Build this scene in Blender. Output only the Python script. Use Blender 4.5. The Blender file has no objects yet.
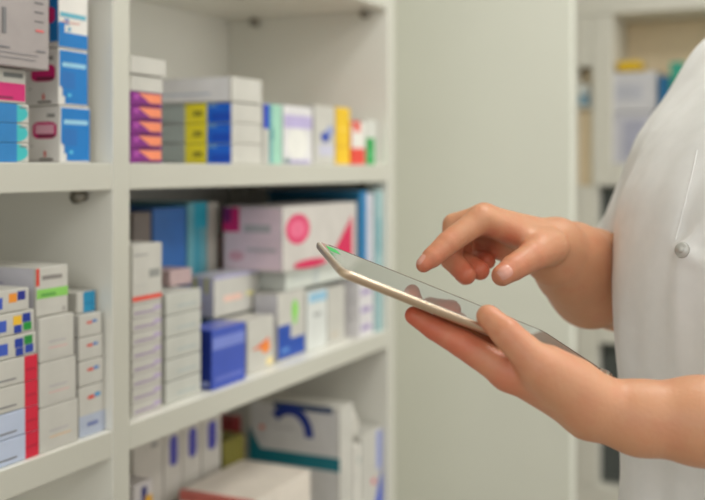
import bpy, bmesh, math, random
import numpy as np
from mathutils import Vector, Matrix
from mathutils.bvhtree import BVHTree

S = bpy.context.scene
COL = S.collection
rnd = random.Random(7)

# ------------------------------------------------------------------ camera, world, light, exposure
H = 1.2                                   # eye level above the floor
FPX, CX, HY = 1000.0, 352.5, 168.0        # focal length in pixels, image centre, horizon row
cd = bpy.data.cameras.new('camera'); cam = bpy.data.objects.new('camera', cd); COL.objects.link(cam)
cam.location = (0, 0, H); cam.rotation_euler = (math.pi / 2, 0, 0)
cd.sensor_fit = 'HORIZONTAL'; cd.sensor_width = 36.0; cd.lens = 36.0 * FPX / 705.0
cd.shift_y = -(250.0 - HY) / 705.0
cd.clip_start = 0.05
cd.dof.use_dof = True; cd.dof.focus_distance = 0.88
cd.dof.aperture_fstop = (cd.lens / 1000.0) / 0.0142
S.camera = cam

wd = bpy.data.worlds.new('world'); S.world = wd; wd.use_nodes = True
bg = wd.node_tree.nodes['Background']; bg.inputs[0].default_value = (0.985, 1.0, 0.99, 1); bg.inputs[1].default_value = 0.62

def area(name, loc, size, power, target=None, color=(1.0, 1.0, 0.96)):
    l = bpy.data.lights.new(name, 'AREA'); l.shape = 'RECTANGLE'; l.size, l.size_y = size; l.energy = power; l.color = color
    o = bpy.data.objects.new(name, l); COL.objects.link(o); o.location = loc
    if target is not None:
        o.rotation_euler = (Vector(target) - Vector(loc)).to_track_quat('-Z', 'Y').to_euler()
    return o
area('rear_fill_light', (-0.7, -2.2, 2.2), (2.6, 1.0), 20, (0.3, 1.2, 1.0), (0.99, 1.0, 0.95))  # added fill light behind the camera, no window modelled there
area('side_fill_light', (4.2, 0.4, 1.35), (3.0, 1.7), 28, (0.2, 1.6, 1.2), (0.985, 1.0, 0.95))  # added side fill to brighten shelf interiors, no window modelled there
S.view_settings.view_transform = 'Standard'; S.view_settings.look = 'None'
S.view_settings.gamma = 1.0; S.view_settings.use_curve_mapping = False
S.view_settings.exposure = 0.02

# ------------------------------------------------------------------ room axes
# u runs along the shelf front away from the camera, v runs into the shelf, z up
X0, Y0 = -0.370, 1.05
AL = math.atan2(0.9015, 0.4327)
Dx, Dy = math.cos(AL), math.sin(AL)
Nx, Ny = -Dy, Dx
def SH(u, v, z=0.0): return (X0 + Dx * u + Nx * v, Y0 + Dy * u + Ny * v, H + z)
def U(px, v=0.0):
    t = (px - CX) / FPX
    return (t * (Y0 + Ny * v) - X0 - Nx * v) / (Dx - Dy * t)
def V(px, u):
    t = (px - CX) / FPX
    return (X0 + Dx * u - t * (Y0 + Dy * u)) / (-Nx + Ny * t)
def zat(py, u, v): return (HY - py) / FPX * (Y0 + Dy * u + Ny * v)
def P(px, py, Y): return np.array([(px - CX) / FPX * Y, Y, H + (HY - py) / FPX * Y])

# ------------------------------------------------------------------ materials
def lin(c):
    return tuple(((x / 255.0) / 12.92 if x / 255.0 <= 0.04045 else ((x / 255.0 + 0.055) / 1.055) ** 2.4) for x in c)
MATS = {}
def mat(c, rough=0.5, name=None, metal=0.0, noise=0.05, scale=30.0, bump=0.0, spec=0.5):
    key = (tuple(c), rough, metal, noise, scale, bump, spec)
    if key in MATS: return MATS[key]
    m = bpy.data.materials.new(name or 'print_%d_%d_%d' % tuple(c)); m.use_nodes = True
    nt = m.node_tree; b = nt.nodes['Principled BSDF']
    L = lin(c)
    b.inputs['Roughness'].default_value = rough; b.inputs['Metallic'].default_value = metal
    b.inputs['Specular IOR Level'].default_value = spec
    tc = nt.nodes.new('ShaderNodeTexCoord'); n = nt.nodes.new('ShaderNodeTexNoise'); n.inputs['Scale'].default_value = scale
    n.inputs['Detail'].default_value = 3
    nt.links.new(tc.outputs['Object'], n.inputs['Vector'])
    r = nt.nodes.new('ShaderNodeValToRGB')
    r.color_ramp.elements[0].position = 0.3; r.color_ramp.elements[1].position = 0.7
    r.color_ramp.elements[0].color = tuple(max(0, x * (1 - noise)) for x in L) + (1,)
    r.color_ramp.elements[1].color = tuple(min(1, x * (1 + noise)) for x in L) + (1,)
    nt.links.new(n.outputs['Fac'], r.inputs['Fac']); nt.links.new(r.outputs['Color'], b.inputs['Base Color'])
    if bump:
        bp = nt.nodes.new('ShaderNodeBump'); bp.inputs['Strength'].default_value = bump; bp.inputs['Distance'].default_value = 0.002
        nt.links.new(n.outputs['Fac'], bp.inputs['Height']); nt.links.new(bp.outputs['Normal'], b.inputs['Normal'])
    MATS[key] = m
    return m
def glass_mat(c, name, rough=0.02):
    m = bpy.data.materials.new(name); m.use_nodes = True; b = m.node_tree.nodes['Principled BSDF']
    b.inputs['Base Color'].default_value = lin(c) + (1,); b.inputs['Transmission Weight'].default_value = 1.0
    b.inputs['Roughness'].default_value = rough; b.inputs['IOR'].default_value = 1.45
    return m
WALL = mat((221, 221, 209), 0.6, 'painted_wall', noise=0.015, scale=4)
LAM = mat((236, 234, 225), 0.35, 'white_laminate', noise=0.012, scale=6)
EDGE = mat((200, 198, 186), 0.4, 'laminate_front_dimmed', noise=0.012, scale=6)  # laminate colour lowered to tone down brightly lit front edges
CEIL = mat((235, 234, 228), 0.7, 'ceiling_paint', noise=0.01)
FLOOR = mat((150, 140, 128), 0.3, 'vinyl_floor', noise=0.06, scale=3)
METAL = mat((150, 146, 136), 0.35, 'pin_metal', metal=0.7)
W = (200, 197, 189); WG = (214, 213, 210); LV = (196, 192, 208)
GR = (120, 118, 122)

# ------------------------------------------------------------------ helpers
def link(name, me, mats, parent=None, smooth=False):
    o = bpy.data.objects.new(name, me); COL.objects.link(o)
    for m in (mats if isinstance(mats, (list, tuple)) else [mats]): me.materials.append(m)
    if parent: o.parent = parent
    if smooth:
        for p in me.polygons: p.use_smooth = True
    return o
def tag(o, label=None, cat=None, group=None, kind=None):
    if label: o['label'] = label
    if cat: o['category'] = cat
    if group: o['group'] = group
    if kind: o['kind'] = kind
    return o
def empty(name, loc=(0, 0, 0), rz=0.0):
    o = bpy.data.objects.new(name, None); COL.objects.link(o); o.location = loc; o.rotation_euler = (0, 0, rz); o.empty_display_size = 0.05
    return o
def bm_box(bm, x0, x1, y0, y1, z0, z1, mi=0, bev=0.0):
    r = bmesh.ops.create_cube(bm, size=1.0)
    vs = r['verts']
    for v in vs:
        v.co = Vector((x0 + (v.co.x + .5) * (x1 - x0), y0 + (v.co.y + .5) * (y1 - y0), z0 + (v.co.z + .5) * (z1 - z0)))
    fs = set(f for v in vs for f in v.link_faces)
    for f in fs: f.material_index = mi
    if bev:
        es = set(e for v in vs for e in v.link_edges)
        r = bmesh.ops.bevel(bm, geom=list(es), offset=bev, segments=2, affect='EDGES', profile=0.5)
        for f in r['faces']: f.material_index = mi
def box_obj(name, x0, x1, y0, y1, z0, z1, m, parent=None, bev=0.0, loc=None, rz=0.0):
    bm = bmesh.new(); bm_box(bm, x0, x1, y0, y1, z0, z1, 0, bev)
    me = bpy.data.meshes.new(name); bm.to_mesh(me); bm.free()
    o = link(name, me, m, parent)
    if loc is not None: o.location = loc; o.rotation_euler = (0, 0, rz)
    return o
def uv_box(name, u0, u1, v0, v1, z0, z1, m, parent=None, bev=0.0):
    """a box given in the room axes; origin at its base centre"""
    o = box_obj(name, -(u1 - u0) / 2, (u1 - u0) / 2, -(v1 - v0) / 2, (v1 - v0) / 2, 0, z1 - z0, m, parent, bev)
    if parent is None:
        o.location = SH((u0 + u1) / 2, (v0 + v1) / 2, z0); o.rotation_euler = (0, 0, AL)
    else:
        o.location = ((u0 + u1) / 2, (v0 + v1) / 2, z0)
    return o

# ------------------------------------------------------------------ the room
TOP = 1.45      # ceiling above eye level
def struct(o): o['kind'] = 'structure'; return o
struct(uv_box('floor', -2.5, 3.6, -4.0, 0.6, -H - 0.05, -H, FLOOR))
struct(uv_box('ceiling', -2.5, 3.6, -4.0, 0.6, TOP, TOP + 0.05, CEIL))
struct(uv_box('wall_left', -2.5, 3.6, 0.40, 0.50, -H, TOP, WALL))
struct(uv_box('wall_far', 3.02, 3.12, -4.0, 0.40, -H, TOP, WALL))
UP = 1.55
struct(uv_box('wall_pier', UP, UP + 0.04, V(572, UP), 0.40, -H, TOP, WALL, bev=0.004))
# ceiling lamps
LAMP = bpy.data.materials.new('lamp_diffuser'); LAMP.use_nodes = True
_b = LAMP.node_tree.nodes['Principled BSDF']; _b.inputs['Emission Color'].default_value = (0.985, 1.0, 0.94, 1); _b.inputs['Emission Strength'].default_value = 3.0
for i, (u, v) in enumerate(((0.6, -1.0), (0.6, -2.2), (1.9, -2.2), (-0.7, -2.2), (1.3, -3.3))):
    t = empty('ceiling_lamp', SH(u, v, TOP - 0.03), AL)
    tag(t, 'square recessed ceiling light panel with white frame', 'ceiling light', 'ceiling light panels')
    bm = bmesh.new()
    for a in ((-.31, .31, -.31, -.29), (-.31, .31, .29, .31), (-.31, -.29, -.29, .29), (.29, .31, -.29, .29)):
        bm_box(bm, *a, 0, 0.029)
    me = bpy.data.meshes.new('frame'); bm.to_mesh(me); bm.free(); link('frame', me, LAM, t)
    box_obj('diffuser', -.289, .289, -.289, .289, 0.01, 0.028, LAMP, t)
    a = area('lamp_light', SH(u, v, TOP - 0.05), (0.58, 0.58), (14, 8, 7, 7, 7)[i])
    a.rotation_euler = (0, 0, AL)

# ------------------------------------------------------------------ the shelving unit
SD = 0.37
ST = 0.033
Z_UP, Z_LO, Z_BOT = 0.006, -0.319, -0.665      # shelf top surfaces (relative to eye level)
Z_HI = 0.345
uD0, uD1 = U(113), U(130)
uE0 = U(388); uE1 = uE0 + 0.036
uS0 = -0.66
unit = empty('shelving_unit', SH(0, 0, -H), AL)
tag(unit, 'white pharmacy shelving unit stacked with medicine boxes along the left wall', 'shelf unit')
def part_uv(name, u0, u1, v0, v1, z0, z1, m, parent, bev=0.0):
    o = uv_box(name, u0, u1, v0, v1, z0, z1, m, parent, bev); o.location.z += H
    if v0 < 0.002:                                   # front edges: same laminate, darkened to offset the strong light on them
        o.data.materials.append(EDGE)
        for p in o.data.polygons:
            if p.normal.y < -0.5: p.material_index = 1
    return o
for a, b in ((uS0, uS0 + ST), (uD0, uD1), (uE0, uE1)):
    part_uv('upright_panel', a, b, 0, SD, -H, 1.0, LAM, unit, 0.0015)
part_uv('back_panel', uS0, uE1, SD, SD + 0.012, -H, 1.0, LAM, unit)
for z in (-1.05, Z_BOT, Z_LO, Z_UP, Z_HI, 0.69, 0.998):
    for a, b in ((uS0 + ST, uD0), (uD1, uE0)):
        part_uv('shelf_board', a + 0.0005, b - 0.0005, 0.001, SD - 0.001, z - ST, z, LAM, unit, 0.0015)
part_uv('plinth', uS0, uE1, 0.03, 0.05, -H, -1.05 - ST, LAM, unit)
def pin(u, v, z):
    bm = bmesh.new(); bmesh.ops.create_cone(bm, segments=14, radius1=0.009, radius2=0.007, depth=0.016, cap_ends=True)
    bmesh.ops.rotate(bm, verts=bm.verts, matrix=Matrix.Rotation(math.pi / 2, 3, 'Y'))
    me = bpy.data.meshes.new('shelf_pin'); bm.to_mesh(me); bm.free()
    o = link('shelf_pin', me, METAL, unit, True); o.location = (u, v, z + H)
for u, z in ((uD0, Z_UP), (uE0, Z_HI), (uE0, Z_UP), (uD0, Z_LO)):
    for v in (0.045, 0.30): pin(u - 0.008, v, z - ST - 0.008)

# ------------------------------------------------------------------ cartons
# print = (face, x0, y0, x1, y1, colour[, shape]); face F = long front, L = near end, T = top; 0..1 on the face
def carton(label, u, v, z, w, d, h, body=W, prints=(), group=None, name='medicine_box', cat='medicine box', rz=0.0, bev=0.0012, end=None, top=None, rough=0.45):
    mats = [mat(body, rough)]; idx = {tuple(body): 0}
    def mi(c):
        c = tuple(c)
        if c not in idx: idx[c] = len(mats); mats.append(mat(c, rough))
        return idx[c]
    bm = bmesh.new(); bm_box(bm, 0, w, 0, d, 0, h, 0, min(bev, h * .2))
    ps = list(prints)
    if end is not None: ps.insert(0, ('L', 0.02, 0.02, 0.98, 0.98, end))
    if top is not None: ps.insert(0, ('T', 0.01, 0.01, 0.99, 0.99, top))
    for k, p in enumerate(ps):
        face, x0, y0, x1, y1, c = p[:6]; shape = p[6] if len(p) > 6 else 'rect'
        off = 0.0002 + 0.00008 * k
        if shape == 'rect': pts = [(x0, y0), (x1, y0), (x1, y1), (x0, y1)]
        elif shape == 'ell': pts = [((x0 + x1) / 2 + (x1 - x0) / 2 * math.cos(a * math.pi / 12), (y0 + y1) / 2 + (y1 - y0) / 2 * math.sin(a * math.pi / 12)) for a in range(24)]
        elif shape == 'tri': pts = [(x0, y0), (x1, y0), (x1, y1)]
        elif shape == 'trl': pts = [(x0, y0), (x1, y0), (x0, y1)]
        elif shape == 'round':
            r = 0.28; pts = []
            for (cx, cy, a0) in ((1 - r, r, -90), (1 - r, 1 - r, 0), (r, 1 - r, 90), (r, r, 180)):
                for q in range(5):
                    an = math.radians(a0 + q * 22.5); pts.append((x0 + (x1 - x0) * (cx + r * math.cos(an)), y0 + (y1 - y0) * (cy + r * math.sin(an))))
        elif shape == 'stair':      # block with a stepped lower left corner
            pts = [(x0 + .18, y0 + .0), (x1, y0), (x1, y1), (x0, y1), (x0, y0 + .3), (x0 + .1, y0 + .3), (x0 + .1, y0 + .13), (x0 + .18, y0 + .13)]
        elif shape == 'arc':
            pts = [(x0 + (x1 - x0) * (1 - math.cos(math.radians(a))), y0 + (y1 - y0) * math.sin(math.radians(a))) for a in range(10, 176, 11)]
            pts = [(x0 + (x1 - x0) * (.5 - .5 * math.cos(math.radians(a))), y0 + (y1 - y0) * math.sin(math.radians(a))) for a in range(40, 181, 10)] + \
                  [(x0 + (x1 - x0) * (.5 - .32 * math.cos(math.radians(a))), y0 + (y1 - y0) * .66 * math.sin(math.radians(a))) for a in range(180, 39, -10)]
        if shape == 'arc':
            n = len(pts) // 2
            polys = [[pts[i], pts[i + 1], pts[2 * n - 2 - i], pts[2 * n - 1 - i]] for i in range(n - 1)]
        else: polys = [pts]
        for pl in polys:
            vs = []
            for a, b in pl:
                if face == 'F': co = (a * w, -off, b * h)
                elif face == 'L': co = (-off, (1 - a) * d, b * h)
                else: co = (a * w, b * d, h + off)
                vs.append(bm.verts.new(co))
            f = bm.faces.new(vs); f.material_index = mi(c)
    bmesh.ops.translate(bm, verts=bm.verts, vec=(-w / 2, -d / 2, 0))
    me = bpy.data.meshes.new(name); bm.to_mesh(me); bm.free()
    o = link(name, me, mats)
    o.location = SH(u + w / 2, v + d / 2, z + 0.0004); o.rotation_euler = (0, 0, AL + rz)
    tag(o, label, cat, group)
    return o
def pc(label, px0, px1, v, z, h, d, **k):
    """carton whose front face spans two columns of the front view on the plane v"""
    u0, u1 = U(px0, v), U(px1, v)
    return carton(label, u0, v, z, u1 - u0, d, h, **k)
def hy(y0, y1, px, v): u = U(px, v); return zat(y0, u, v) - zat(y1, u, v)
def zy(y, px, v): u = U(px, v); return zat(y, u, v)
def text(face, x0, x1, ys, c=GR, t=0.03): return [(face, x0, y, x1 - 0.04 * (i % 3), y + t, c) for i, y in enumerate(ys)]
ORD = ['top', 'second', 'third', 'fourth', 'fifth', 'sixth', 'seventh', 'eighth', 'ninth']
def nth(i, n): return 'topmost' if i == 0 else ('bottom' if i == n - 1 else ORD[i] + ' from top')

BL = (4, 118, 192); MG = (206, 30, 112); TE = (60, 186, 190); CY = (70, 150, 190)
# ---- upper left compartment, far stack of blue and white boxes
za = Z_UP; hA = hy(46, 103, 59, 0.02)
for i in range(3):
    k = 2 - i
    pr = [('F', 0.03, 0.03, 0.98, 0.97, BL, 'stair'), ('F', 0.12, 0.68, 0.92, 0.76, (150, 200, 225)), ('F', 0.1, 0.3, 0.55, 0.6, (30, 110, 184)), ('F', 0.3, 0.15, 0.42, 0.22, (90, 190, 225), 'ell')]
    ends = [('L', 0.05, 0.28, 0.12, 0.3, GR), ('L', 0.12, 0.42, 0.92, 0.72, MG, 'round'), ('L', 0.3, 0.44, 0.86, 0.5, (120, 40, 70)),
            ('L', 0.6, 0.80, 0.86, 0.86, (140, 138, 136)), ('L', 0.5, 0.1, 0.57, 0.2, (214, 70, 60)), ('L', 0.35, 0.04, 0.8, 0.07, (70, 60, 50))]
    if k == 2: ends.append(('L', 0.22, 0.51, 0.84, 0.67, (228, 170, 190), 'rect'))
    ends = [(q[0], .71 + .285 * q[1], q[2], .71 + .285 * q[3]) + q[4:] for q in ends]
    if i == 2:
        pr = [('F', 0.02, 0.02, 0.98, 0.28, BL), ('F', 0.0, 0.02, 0.2, 0.45, BL), ('F', 0.2, 0.42, 0.34, 0.52, BL), ('F', 0.05, 0.55, 0.92, 0.63, (100, 175, 195)), ('F', 0.1, 0.45, 0.7, 0.48, (215, 170, 160)), ('F', 0.3, 0.3, 0.4, 0.38, (70, 160, 200), 'ell')]
        ends = [('L', 0.92, 0.1, 1.0, 1.0, BL)] + ends[:2]
    pc('bright blue and white box, %s of the stack beside the divider' % nth(2 - i, 3),
       58.5 + (i == 0) * 1.5, 90 if i == 0 else 88, 0.02, za, hA, 0.16, prints=pr + ends, group='blue medicine boxes beside the divider', end=(224, 220, 216), body=(226, 222, 216))
    za += hA + 0.0008
# near stack
zb = Z_UP; hB = hy(103.5, 123, 10, 0.0)
for i in range(3):
    pc('box with blue block and turquoise oval, %s of three, upper left' % nth(2 - i, 3), -60, 29, 0.012, zb, hB, 0.12,
       prints=[('F', 0.70, 0.04, 0.985, 0.96, TE, 'ell'), ('F', 0.02, 0.0, 0.85, 1.0, (40, 126, 190)), ('F', 0.88, 0.78, 0.97, 0.86, GR)], group='blue and turquoise boxes on the upper shelf')
    zb += hB + 0.0006
hM = zy(66, 0, 0.0) - zb
pc('white box with a magenta block, under the large grey printed carton', -45, 26, 0.012, zb, hM, 0.12,
   prints=[('F', 0.3, 0.06, 0.985, 0.58, MG), ('F', 0.35, 0.12, 0.8, 0.18, (120, 30, 70)), ('F', 0.66, 0.74, 0.95, 0.88, (110, 112, 110)), ('F', 0.3, 0.70, 0.5, 0.73, GR)])
zb += hM + 0.0008
pc('large pale grey carton with rows of small print at the top left corner', -80, 49, -0.002, zb, 0.17, 0.15, body=(164, 155, 153),
   prints=[('F', 0.87, y, 0.95, y + 0.012, (110, 105, 108)) for y in (0.30, 0.36, 0.42, 0.48, 0.54, 0.60, 0.66)] + [('F', 0.88, 0.24, 0.95, 0.255, (225, 110, 110)), ('F', 0.5, 0.08, 0.9, 0.085, GR), ('F', 0.5, 0.05, 0.88, 0.055, GR), ('F', 0.88, 0.11, 0.96, 0.122, GR), ('F', 0.60, 0.2, 0.63, 0.36, (120, 118, 120)), ('F', 0.5, 0.11, 0.66, 0.12, GR)])

# ---- upper right compartment
PU = (128, 28, 128); OR = (240, 140, 100)
zc = Z_UP; hP = hy(90.5, 104.6, 131, 0.015)
for i in range(5):
    pc('purple and salmon striped flat box, %s of the stack against the divider' % nth(4 - i, 5), 130.5, 162, 0.015, zc, hP, 0.13, body=PU,
       prints=[('F', 0.25, 0.25, 0.97, 0.92, OR), ('F', 0.22, 0.2, 0.65, 0.93, PU, 'trl'), ('F', 0.1, 0.45, 0.25, 0.85, (176, 70, 170)), ('F', 0.3, 0.02, 0.9, 0.2, (104, 22, 84))], group='purple striped boxes against the divider')
    zc += hP + 0.0005
h1 = hy(73.5, 90, 131, 0.015)
pc('plain white carton lying on the purple striped stack', 130.5, 163, 0.015, zc, h1, 0.14, prints=text('F', 0.2, 0.7, (0.45,), (205, 200, 190)))
zc += h1 + 0.001
pc('plain white flat lid box capping the purple striped stack', 130.5, 166, 0.012, zc, hy(55, 72.5, 131, 0.012), 0.15)
uL = U(232, 0.02); hG = hy(101, 163, 232, 0.02) / 3; zd = Z_UP
for i in range(3):
    carton('long box with yellow and blue end, %s of three on the shelf' % nth(2 - i, 3), uL, 0.02, zd, U(262, 0.02) - uL, 0.165, hG - 0.0006, end=(172, 184, 182),
           prints=[('L', 0.49, 0.0, 0.75, 0.99, (248, 234, 50)), ('L', 0.73, 0.0, 0.99, 0.97, (24, 108, 226)), ('L', 0.58, 0.35, 0.68, 0.62, (160, 150, 40)), ('L', 0.78, 0.1, 0.99, 0.5, (20, 84, 206)), ('L', 0.74, 0.8, 0.84, 0.95, (110, 165, 222)),
                   ('L', 0.02, 0.02, 0.4, 0.08, (140, 150, 150))], group='yellow and blue ended boxes')
    zd += hG
carton('large plain white carton lying on the yellow and blue ended boxes', uL - 0.004, 0.018, zd + 0.0005, U(262, 0.018) - uL + 0.004, 0.19, hy(76, 101, 232, 0.02), end=(236, 236, 238), prints=[('L', 0.3, 0.3, 0.8, 0.36, (180, 195, 215))])
def row(label, px0, px1, ytop, v, d, **k):
    return pc(label, px0, px1, v, Z_UP, zy(ytop, px0, v) - Z_UP, d, **k)
row('white box with a royal blue corner beside the mint green box', 263.6, 269, 103, 0.02, 0.10, prints=[('F', 0.0, 0.58, 0.99, 0.98, (20, 64, 190))], end=(224, 222, 216))
row('slim mint green box standing on the upper shelf', 269.5, 282, 104, 0.02, 0.10, body=(160, 208, 186), prints=[('F', 0.0, 0.0, 0.22, 1.0, (110, 170, 175)), ('F', 0.1, 0.4, 0.3, 0.6, (70, 140, 150))])
row('white box with lavender band standing beside the mint green box', 283.5, 312.5, 105, 0.02, 0.09, body=(222, 219, 220), prints=[('F', 0.02, 0.62, 0.98, 0.84, (186, 174, 214)), ('F', 0.1, 0.1, 0.85, 0.62, (232, 230, 224), 'ell'), ('F', 0.05, 0.01, 0.9, 0.07, (170, 160, 200)), ('F', 0.02, 0.02, 0.2, 0.1, (120, 140, 140))])
row('white box with a blue splash mark beside the yellow box', 314.5, 335, 105, 0.02, 0.09, prints=[('F', 0.3, 0.38, 0.75, 0.56, (40, 70, 170), 'ell'), ('F', 0.55, 0.5, 0.95, 0.66, (150, 160, 205), 'ell'), ('F', 0.2, 0.15, 0.9, 0.34, (200, 198, 216))])
row('tall narrow golden yellow box on the upper shelf', 336.5, 350, 107, 0.02, 0.09, body=(238, 194, 30), prints=[('F', 0.0, 0.3, 1.0, 0.33, (224, 170, 20)), ('F', 0.2, 0.6, 0.8, 0.64, (248, 214, 90))])
row('red and white box right of the golden yellow box', 351.5, 365, 121, 0.02, 0.08, body=(226, 70, 56), prints=[('F', 0.0, 0.38, 1.0, 0.75, (232, 228, 220)), ('F', 0.0, 0.7, 0.3, 1.0, (232, 228, 220), 'trl'), ('F', 0.62, 0.72, 1.0, 1.0, (232, 228, 220))])
row('white box with green lower block at the right end of the upper shelf', 366, 377, 120, 0.02, 0.05, body=(214, 214, 206), prints=[('F', 0.0, 0.0, 0.78, 0.60, (30, 160, 76)), ('F', 0.2, 0.2, 0.6, 0.28, (100, 200, 130))])

# ---- lower left compartment
RD = (214, 26, 60)
ze = Z_LO; v0 = 0.008
yb = [465 - 0, 437, 410.5, 386, 361]   # seams of the red banded stack at column 22
hR = hy(361, 464, 30, v0) / 4
for i in range(4):
    low = i < 2
    pc('%s box with crimson band, %s of the stack at the left' % ('pale blue' if low else 'white', 'lowest' if i == 0 else ('second from bottom' if i == 1 else ('third from bottom' if i == 2 else 'fourth from bottom'))), -55, 38.5 - 0.4 * i, v0, ze, hR - 0.0006, 0.12,
       body=(190, 200, 222) if low else W, prints=[('F', 0.845, 0.0, 1.0, 1.0, RD), ('F', 0.4, 0.2, 0.75, 0.26, GR), ('F', 0.86, 0.4, 0.98, 0.5, (190, 20, 54))], group='crimson banded boxes')
    ze += hR
sq = [(40, 70, 170), (240, 180, 40), (30, 150, 60), (240, 150, 50)]
hS = hy(293, 361, 30, v0) / 3
for i in range(3):
    a, b, c2 = [((30, 60, 160), (34, 140, 60), (40, 70, 170)), ((240, 190, 50), (20, 50, 150), (30, 150, 60)), ((240, 150, 50), (30, 40, 140), (30, 40, 140))][i]
    pr = [('F', 0.74, 0.42, 0.84, 0.82, a), ('F', 0.85, 0.48, 0.95, 0.88, b)]
    if i < 2: pr += [('F', 0.86, 0.1, 0.96, 0.46, c2), ('F', 0.75, 0.05, 0.84, 0.4, (30, 60, 160))]
    pr += [('F', 0.5, 0.2, 0.66, 0.7, (60, 90, 190)), ('F', 0.2, 0.4, 0.45, 0.46, GR)]
    pc('white box with coloured squares, %s of three on the crimson banded stack' % nth(2 - i, 3), -55, (36.5, 34.5, 29)[i], v0 + 0.002, ze, hS - 0.0006, 0.12, prints=pr, group='coloured square boxes')
    ze += hS
zf = Z_LO; hW = hy(316, 452, 40, v0) / 3
for i in range(3):
    pc('plain white carton with faint print, %s of the middle stack' % nth(2 - i, 3), 39.5, (78, 76, 74)[i], v0, zf, hW - 0.0008, 0.10,
       prints=text('F', 0.25, 0.75, (0.42,), (178, 172, 178), 0.03) + text('F', 0.25, 0.8, (0.28,), (226, 190, 150) if i == 0 else (220, 180, 176), 0.03) + text('F', 0.22, 0.85, (0.1,), (200, 196, 192), 0.015) + [('F', 0.02, 0.0, 0.98, 0.012, (190, 186, 180))], end=(216, 212, 208), group='plain white cartons')
    zf += hW
pc('white carton with red bar and lime green stripe on top of the middle stack', 36, 68, v0 + 0.006, zf, hy(266, 316, 36, v0), 0.16, end=(206, 204, 214),
   prints=[('F', 0.0, 0.62, 0.1, 0.98, (214, 60, 44)), ('F', 0.02, 0.36, 0.99, 0.55, (140, 206, 96)), ('F', 0.15, 0.4, 0.6, 0.46, (90, 160, 70)), ('F', 0.18, 0.74, 0.8, 0.82, (140, 134, 130)), ('F', 0.8, 0.05, 0.92, 0.14, (170, 165, 160)),
           ('L', 0.0, 0.4, 0.86, 0.47, (110, 140, 205)), ('L', 0.1, 0.8, 0.5, 0.84, GR), ('L', 0.1, 0.62, 0.7, 0.68, (180, 176, 196))])
zg = Z_LO
hh = [hy(387, 438, 79, v0), hy(361, 387, 79, v0), hy(337, 361, 79, v0), hy(314, 337, 79, v0)]
for i in range(4):
    pr = [('F', 0.3, 0.55, 0.6, 0.68, (220, 90, 80), 'ell'), ('F', 0.55, 0.57, 0.78, 0.72, (90, 130, 190), 'ell')]
    if i == 0: pr = [('F', 0.0, 0.0, 1.0, 0.42, (178, 186, 204)), ('F', 0.3, 0.18, 0.7, 0.26, (110, 120, 170)), ('F', 0.3, 0.72, 0.6, 0.8, (220, 80, 70), 'ell'), ('F', 0.55, 0.74, 0.8, 0.83, (80, 150, 200), 'ell')]
    pc('small white box with a red and blue mark, %s beside the divider' % ('lowest and tallest' if i == 0 else ['', 'second from bottom', 'third from bottom', 'fourth from bottom'][i]), 79, 105.5 - 1.2 * i, v0 + 0.004, zg, hh[i] - 0.0008, 0.09, prints=pr, group='red and blue marked boxes', end=(208, 205, 202))
    zg += hh[i]
pc('white box with a turquoise blue band, topmost beside the divider', 77, 96, v0 + 0.014, zg, hy(292, 313, 78, v0), 0.10, prints=[('F', 0.32, 0.0, 0.95, 1.0, (30, 140, 184)), ('F', 0.4, 0.4, 0.85, 0.46, (20, 110, 160))])

# ---- lower right compartment, front row
zh = Z_LO; hT = hy(303, 416, 133, 0.015) / 8
for i in range(8):
    pc('thin white box with a violet line, %s of the stack beside the divider' % nth(7 - i, 8), 132.5, 161.5, 0.015, zh, hT - 0.0006, 0.10,
       prints=[('F', 0.06, 0.30, 0.78, 0.42, (150, 120, 170)), ('F', 0.72, 0.4, 0.98, 0.72, (190, 172, 204)), ('F', 0.0, 0.0, 1.0, 0.05, (196, 186, 190))], group='violet lined boxes')
    zh += hT
pc('tall white box with a red base line on the violet lined stack', 132.5, 162, 0.015, zh, hy(243, 303, 133, 0.015), 0.10,
   prints=[('F', 0.0, 0.05, 0.98, 0.13, (232, 80, 64)), ('F', 0.55, 0.42, 0.92, 0.56, (150, 150, 146)), ('F', 0.05, 0.8, 0.5, 0.84, (170, 168, 164)), ('F', 0.05, 0.3, 0.4, 0.32, (190, 188, 184))])
zi = Z_LO; hV = hy(290, 401, 166, 0.02) / 5
for i in range(5):
    pc('pale grey white box, %s of the stack next to the violet lined boxes' % nth(4 - i, 5), 166, 201, 0.02, zi, hV - 0.001, 0.10, body=(196, 196, 188), prints=[('F', 0.3, 0.3, 0.85, 0.42, (178, 186, 184))], group='pale boxes next to the violet lined boxes')
    zi += hV
vB = 0.012
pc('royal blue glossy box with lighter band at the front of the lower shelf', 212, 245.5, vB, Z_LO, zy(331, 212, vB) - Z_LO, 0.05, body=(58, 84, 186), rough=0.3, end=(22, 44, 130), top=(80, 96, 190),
   prints=[('F', 0.02, 0.66, 0.98, 0.86, (120, 136, 214)), ('F', 0.1, 0.12, 0.9, 0.2, (96, 112, 200)), ('L', 0.3, 0.06, 0.9, 0.14, (150, 160, 210))])
pc('white box carrying the lavender edged carton, behind the royal blue box', 214, 246, 0.085, Z_LO, zy(332, 230, 0.085) - Z_LO, 0.06, end=(206, 202, 212))
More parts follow.
